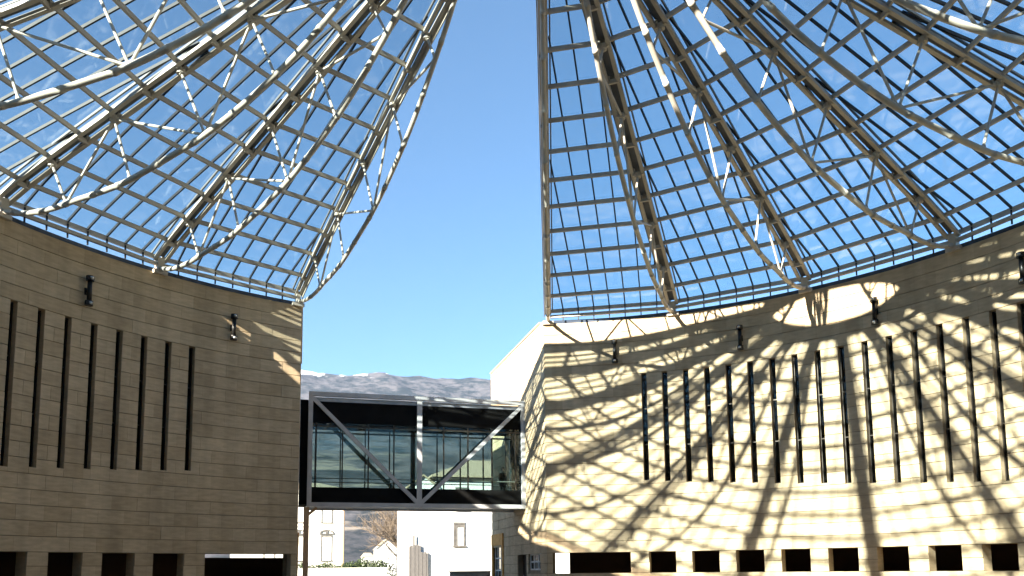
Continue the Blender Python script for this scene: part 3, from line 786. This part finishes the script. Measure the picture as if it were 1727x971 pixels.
# bare tree
def bare_tree(x, y, label):
    t = thing('bare_tree', label, 'tree', None, (x, y, 0)); tr = MB(); tw = MB()
    def grow(p, d, L, r, lev):
        pts = [p]; q = p.copy(); dd = d.copy()
        for i in range(4):
            dd = (dd+Vector((random.gauss(0,.13),random.gauss(0,.13),random.gauss(.04,.08)))).normalized(); q = q+dd*L/4; pts.append(q.copy())
        (tr if lev < 2 else tw).tube(pts, r, 6 if lev < 2 else 3, r*.55)
        if lev >= 4: return
        for k in range((9, 7, 6, 5)[lev]):
            i = random.randint(1, 4); s = pts[i]
            nd = (dd+Vector((random.gauss(0,.55),random.gauss(0,.55),random.gauss(.1,.35)))).normalized()
            grow(s, nd, L*random.uniform(.5,.75), r*.5, lev+1)
    grow(Vector((x,y,0)), Vector((0,0,1)), 5.2, .2, 0)
    tr.obj('trunk', MAT['bark'], t); tw.obj('twigs', MAT['bark'], t)
bare_tree(6.0, 79, 'bare grey brown winter tree just left of the white building')
bare_tree(7.2, 84, 'second bare winter tree, behind the first and half hidden by the white building')
# grey boards put in place of a shadow cast on the white annex
t = thing('shadow_boards', 'grey boards with stepped tops standing in for a shadow on the white gabled wing', 'shadow stand-in', None, (4.9, 54.2, 0))
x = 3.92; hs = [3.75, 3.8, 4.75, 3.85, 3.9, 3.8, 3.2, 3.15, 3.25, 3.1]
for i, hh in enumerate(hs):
    w = random.uniform(.13, .2); m = MB(); m.box(x, x+w, 54.8+.025*(i%2), 54.84+.025*(i%2), 0.05, hh); m.obj('board', MAT['shadow_grey'], t); x += w+.008
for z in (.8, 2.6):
    m = MB(); m.box(3.9, x, 54.87, 54.93, z, z+.1); m.obj('rail', MAT['shadow_grey'], t)

# ------------------------------------------------------------------ mountain
def mountain():
    X0, X1, Y0, Y1, nx, ny = -3200, 4600, 420, 5200, 260, 170
    vs = []; fs = []
    for j in range(ny+1):
        v = j/ny; y = Y0+(Y1-Y0)*v
        for i in range(nx+1):
            x = X0+(X1-X0)*i/nx
            u = min(1, max(0, (y-Y0)/(4000-Y0)))
            prof = 985*(.25*u+.75*u**1.7)
            if y > 4000: prof = 985-(y-4000)*.12
            n1 = noise.fractal(Vector((x/900, y/900, 3.1)), 1.0, 2.1, 6)
            n2 = noise.fractal(Vector((x/260, y/260, 9.1)), .9, 2.1, 5)
            ridge = 34*noise.noise(Vector((x/420, .3, 7)))+16*noise.noise(Vector((x/110, 5.3, 7)))+7*noise.noise(Vector((x/35, 5.3, y/60)))
            z = prof+u*(n1*110+n2*34)*(.35+.65*min(1, abs(y-4000)/900) )+ridge*u**2+min(25,12*(y-Y0)/200)-6
            if v == 0: z = -20
            vs.append((x, y, z))
    for j in range(ny):
        for i in range(nx):
            a = j*(nx+1)+i; fs.append((a, a+1, a+nx+2, a+nx+1))
    me = bpy.data.meshes.new('mountain'); me.from_pydata(vs, [], fs); me.polygons.foreach_set('use_smooth', [True]*len(fs))
    m, n, b = new_mat('winter_mountainside'); L = n.links.new
    ge = N(n, 'ShaderNodeNewGeometry'); sx = N(n, 'ShaderNodeSeparateXYZ'); L(ge.outputs['Position'], sx.inputs[0])
    def nz(scale, detail=6, st=(1,1,1), rough=.6):
        mp = N(n, 'ShaderNodeMapping'); mp.inputs['Scale'].default_value = st; L(ge.outputs['Position'], mp.inputs[0])
        q = N(n, 'ShaderNodeTexNoise'); q.inputs['Scale'].default_value = scale; q.inputs['Detail'].default_value = detail; q.inputs['Roughness'].default_value = rough
        L(mp.outputs[0], q.inputs[0]); return q
    forest = N(n, 'ShaderNodeValToRGB'); e = forest.color_ramp.elements
    e[0].position = .43; e[0].color = (.022, .028, .032, 1); e[1].position = .58; e[1].color = (.105, .098, .105, 1)
    L(nz(.014, 9, (1,.3,1.5), .72).outputs[0], forest.inputs[0])
    field = N(n, 'ShaderNodeValToRGB'); e = field.color_ramp.elements
    e[0].position = .55; e[0].color = (0,0,0,1); e[1].position = .61; e[1].color = (1,1,1,1)
    L(nz(.012, 7, (.6,.35,3)).outputs[0], field.inputs[0])
    low = N(n, 'ShaderNodeMapRange'); low.inputs['From Min'].default_value = 330; low.inputs['From Max'].default_value = 180; L(sx.outputs['Z'], low.inputs[0])
    fm = N(n, 'ShaderNodeMath', operation='MULTIPLY'); L(field.outputs[0], fm.inputs[0]); L(low.outputs[0], fm.inputs[1])
    m1 = N(n, 'ShaderNodeMix', data_type='RGBA'); m1.inputs['B'].default_value = (.24, .205, .17, 1); L(fm.outputs[0], m1.inputs['Factor']); L(forest.outputs[0], m1.inputs['A'])
    sn = nz(.012, 9, (1,.25,1.2), .7)
    ma = N(n, 'ShaderNodeMath', operation='MULTIPLY_ADD'); ma.inputs[1].default_value = 330; L(sn.outputs[0], ma.inputs[0]); L(sx.outputs['Z'], ma.inputs[2])
    mx = N(n, 'ShaderNodeMath', operation='MULTIPLY_ADD'); mx.inputs[1].default_value = -.14; L(sx.outputs['X'], mx.inputs[0]); L(ma.outputs[0], mx.inputs[2])
    sf = N(n, 'ShaderNodeMapRange'); sf.inputs['From Min'].default_value = 1112; sf.inputs['From Max'].default_value = 1140; L(mx.outputs[0], sf.inputs[0])
    m2 = N(n, 'ShaderNodeMix', data_type='RGBA'); m2.inputs['B'].default_value = (.80, .80, .82, 1); L(sf.outputs[0], m2.inputs['Factor']); L(m1.outputs['Result'], m2.inputs['A'])
    L(m2.outputs['Result'], b.inputs['Base Color']); b.inputs['Roughness'].default_value = .95; b.inputs['Specular IOR Level'].default_value = .1
    me.materials.append(m)
    kind(link('mountain', me), 'structure')
mountain()
# ------------------------------------------------------------------ air
def haze():
    m = bpy.data.materials.new('thin_air_haze'); m.use_nodes = True; n = m.node_tree; n.nodes.clear()
    o = N(n, 'ShaderNodeOutputMaterial'); v = N(n, 'ShaderNodeVolumePrincipled'); v.inputs['Density'].default_value = 5e-5
    v.inputs['Color'].default_value = (.55, .72, 1, 1); v.inputs['Anisotropy'].default_value = .2
    n.links.new(v.outputs[0], o.inputs['Volume'])
    b = MB(); b.box(-3600, 5000, -400, 5400, -21.5, 1180)
    kind(b.obj('haze', m), 'stuff')
haze()
